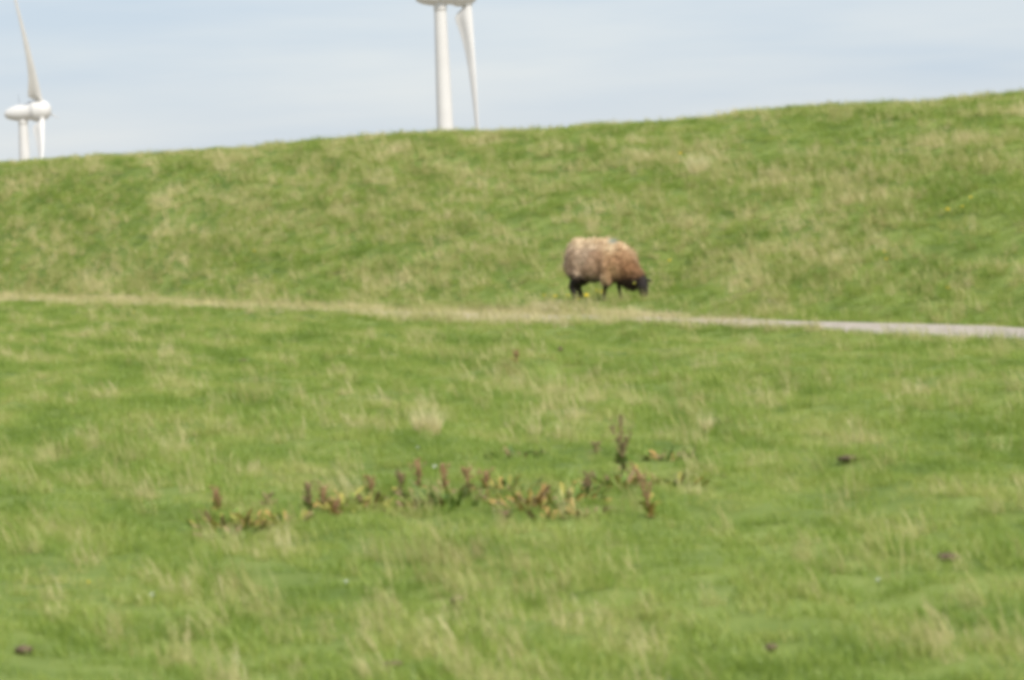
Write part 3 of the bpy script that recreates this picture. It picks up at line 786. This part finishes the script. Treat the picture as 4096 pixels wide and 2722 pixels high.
W = [
 (2492, 1912, 235, 'brown', 'tallest brown dock stalk, standing clear behind the right part of the weeds', .0, 'gdb', 12, 1),
 (2610, 2075, 190, 'rust', 'rusty leaning dock stalk at the right end of the weeds', -.28, 'oy', 8, 1),
 (2350, 1985, 95, 'brown', 'short dark stubby stalk left of the tallest dock stalk', 0, 'd', 4, 1),
 (2395, 1965, 70, 'leafy', 'olive leaf clump beside the short dark stubby stalk', 0, 'gyo', 12, 1),
 (1240, 2050, 120, 'brown', 'brown bushy dock at the left end of the main weed row', 0, 'bg', 7, 1),
 (1290, 2045, 105, 'rust', 'rusty dock close to the brown bushy dock on the left', .15, 'or', 7, 1),
 (1340, 2072, 70, 'rust', 'low reddish dock in front of the orange weed', .1, 'ro', 6, 1),
 (1370, 2050, 90, 'leafy', 'orange yellow leaf clump left of the middle of the weed row', 0, 'yyo', 22, 1.1),
 (1465, 2045, 80, 'leafy', 'yellow leaf clump with dark green foot, left of the middle', 0, 'dyg', 16, 1),
 (1482, 2000, 95, 'rust', 'thin rusty stalk behind the clump with dark green foot', .0, 'g', 4, 1),
 (1605, 1985, 105, 'brown', 'olive brown upright stalk standing alone left of the row middle', 0, 'gy', 4, 1),
 (1680, 1985, 160, 'rust', 'tall reddish brown stalk left of the dark green weed mass', -.03, 'gr', 6, 1),
 (1655, 2060, 70, 'leafy', 'light green and yellow leaves at the foot of the tall reddish stalk', 0, 'gy', 14, 1),
 (1780, 1985, 140, 'rust', 'reddish stalk rising out of the dark green weed mass', 0, 'ry', 6, 1),
 (1790, 2030, 85, 'leafy', 'broad dark green weed mass in the middle of the row', 0, 'dg', 34, 2.2),
 (1870, 1990, 115, 'rust', 'rusty stalk at the right shoulder of the dark green mass', .05, 'or', 7, 1),
 (1945, 1975, 90, 'rust', 'thin rusty stalk between dark green mass and orange bush', 0, 'yg', 5, 1),
 (2020, 1985, 80, 'leafy', 'yellow orange leaf clump just right of the row middle', 0, 'yod', 22, 1.3),
 (2110, 2045, 85, 'leafy', 'brightest orange bush, in front right of the row middle', .1, 'ooy', 26, 1.4),
 (2022, 2098, 42, 'brown', 'small brown seed head alone below the orange bush', 0, 'b', 3, 1),
 (2190, 1998, 50, 'rust', 'small rusty stub right of the brightest orange bush', 0, 'o', 4, 1),
 (2285, 2030, 80, 'leafy', 'sparse yellow green weed between orange bush and dark stub', 0, 'gyo', 20, 1.5),
 (2330, 2075, 50, 'leafy', 'yellow leaf clump in front of the sparse yellow green weed', 0, 'yo', 12, 1),
 (2185, 2085, 40, 'leafy', 'little orange tuft below the brightest orange bush', 0, 'o', 6, .6),
 (2500, 1960, 60, 'leafy', 'yellow orange leaves in front of the tallest dock stalk', 0, 'yog', 16, 1.4),
 (2690, 1950, 45, 'leafy', 'low arching yellow green weed at far right of the row', 0, 'yg', 20, 1.8),
 (2710, 1845, 45, 'leafy', 'orange tipped tuft furthest right behind the row', 0, 'og', 8, .9),
 (2640, 1845, 35, 'leafy', 'low dark green weed left of the orange tipped tuft', 0, 'dg', 12, 1.4),
 (2385, 1815, 40, 'brown', 'small dark seed head left behind the tallest dock stalk', 0, 'b', 2, 1),
 (2080, 1838, 34, 'leafy', 'flat brown green weed alone behind the row middle', 0, 'bdg', 10, 1.3),
 (870, 2045, 95, 'rust', 'reddest dock, at the outer left of the weeds', 0, 'ro', 6, 1),
 (890, 2130, 80, 'leafy', 'light yellow leaf clump below the reddest dock', 0, 'yg', 18, 1.3),
 (985, 2125, 85, 'leafy', 'orange yellow bush at the outer left, right of the reddest dock', 0, 'yoy', 26, 1.2),
 (930, 2160, 42, 'leafy', 'dark green low leaves between the two outer left bushes', 0, 'd', 12, 1),
 (1072, 2035, 52, 'brown', 'small lone brown stalk between outer left bushes and the row', 0, 'b', 3, 1),
 (1165, 2100, 55, 'leafy', 'faint yellow green weed in the gap before the main row', 0, 'gyo', 14, 1.1),
 (2065, 1455, 50, 'rust', 'small reddish stalk on top of the hummock behind', 0, 'o', 3, 1),
]
for w_ in W: weed(*w_[:5], lean=w_[5], leaves=w_[6], nl=w_[7], spread=w_[8])

# pale dry tussock that stands out in the pasture
def tussock(px_, py_, hpx, wpx, lab, n__=420):
    p = ground_at(px_, py_); mp_ = K * p.length; h, wd = hpx * mp_, wpx * mp_ / 2
    rnd = random.Random(int(px_)); v, f, ag = [], [], []
    for _ in range(n__):
        r_, a_ = math.sqrt(rnd.random()), rnd.random() * 6.283
        hh = h * rnd.uniform(.5, 1.05) * (1.1 - .4 * r_)
        blade(v, f, ag, wd * .55 * r_ * math.cos(a_), wd * .55 * r_ * math.sin(a_), hh, .005, hh * .45 * r_ + .01, a_ + rnd.gauss(0, .4), rnd.random() * 3.14, .6 + .4 * rnd.random(), segs=4)
    o = mesh_obj('dry_tussock', v, f, M_STRAW2, smooth=False); o.location = p - Vector((0, 0, .01))
    at_ = o.data.attributes.new('age', 'FLOAT', 'POINT'); at_.data.foreach_set('value', ag)
    tag(o, lab, 'grass tussock', 'dry grass tussocks')
M_STRAW2 = leafy('bleached_grass', [(0.0, (0.58, 0.54, 0.27)), (0.4, (0.68, 0.62, 0.34)), (1.0, (0.78, 0.71, 0.44))], blade_mix=.6, trans=.3)
tussock(1712, 1742, 150, 170, 'pale bushy dry tussock standing out in the green above the weeds')
tussock(2795, 695, 110, 150, 'pale dry tussock high on the dike, right of the middle', 360)
tussock(2830, 1735, 130, 70, 'narrow pale dry tuft in the pasture right of the tallest dock', 130)
tussock(2160, 1252, 55, 90, 'low straw tuft at the path edge left of the sheep', 160)
tussock(2540, 1262, 60, 110, 'low straw tuft at the path edge below the head of the sheep', 200)

# ------------------------------------------------------------------ clods and droppings
M_CLOD = noisy('dark_soil', (0.085, 0.062, 0.042), (0.17, 0.12, 0.08), scale=25, rough=1, bump=.5)
def clod(px_, py_, wpx, hpx, lab):
    p = ground_at(px_, py_); mp_ = K * p.length; a_, b_ = wpx * mp_ / 2, hpx * mp_
    bm = bmesh.new(); bmesh.ops.create_icosphere(bm, subdivisions=3, radius=1)
    rnd = random.Random(int(px_))
    for v in bm.verts:
        q = v.co.copy(); n__ = float(n3(np.array(q.x + px_), np.array(q.y), np.array(q.z), .5, 5))
        v.co = q * (.7 + .6 * n__); v.co = Vector((v.co.x * a_ * .85, v.co.y * a_ * .8, v.co.z * b_ * .6))
    me_ = bpy.data.meshes.new('soil_clod'); bm.to_mesh(me_); bm.free(); me_.materials.append(M_CLOD)
    o = share('soil_clod', me_); o.location = p + Vector((0, 0, .02)); tag(o, lab, 'clod', 'dark clods lying in the grass')
for c_ in [(1473, 1400, 30, 18, 'dark brown clod in the grass below the path, left of the middle'),
           (2242, 1408, 26, 20, 'dark brown clod in the grass below the sheep'),
           (3395, 1850, 100, 24, 'wide flat dark clod in the right half of the pasture'),
           (3790, 2245, 110, 24, 'long reddish brown clod low at the right side'),
           (970, 1452, 44, 12, 'thin dark clod left of the middle, below the path'),
           (1830, 2420, 70, 26, 'dark clod in the foreground below the weeds, near the middle'),
           (95, 2620, 90, 30, 'dark clod in the bottom left corner'),
           (3085, 2612, 60, 26, 'small brown clod near the bottom, right of the middle'),
           (1575, 2680, 90, 26, 'dark clod at the bottom edge left of the middle'),
           (2440, 1486, 60, 12, 'thin reddish clod in the grass below the head of the sheep'),
           (3000, 1388, 26, 14, 'small grey clod just below the path right of the sheep')]:
    clod(*c_)
bpy.data.collections.remove(PROTO)
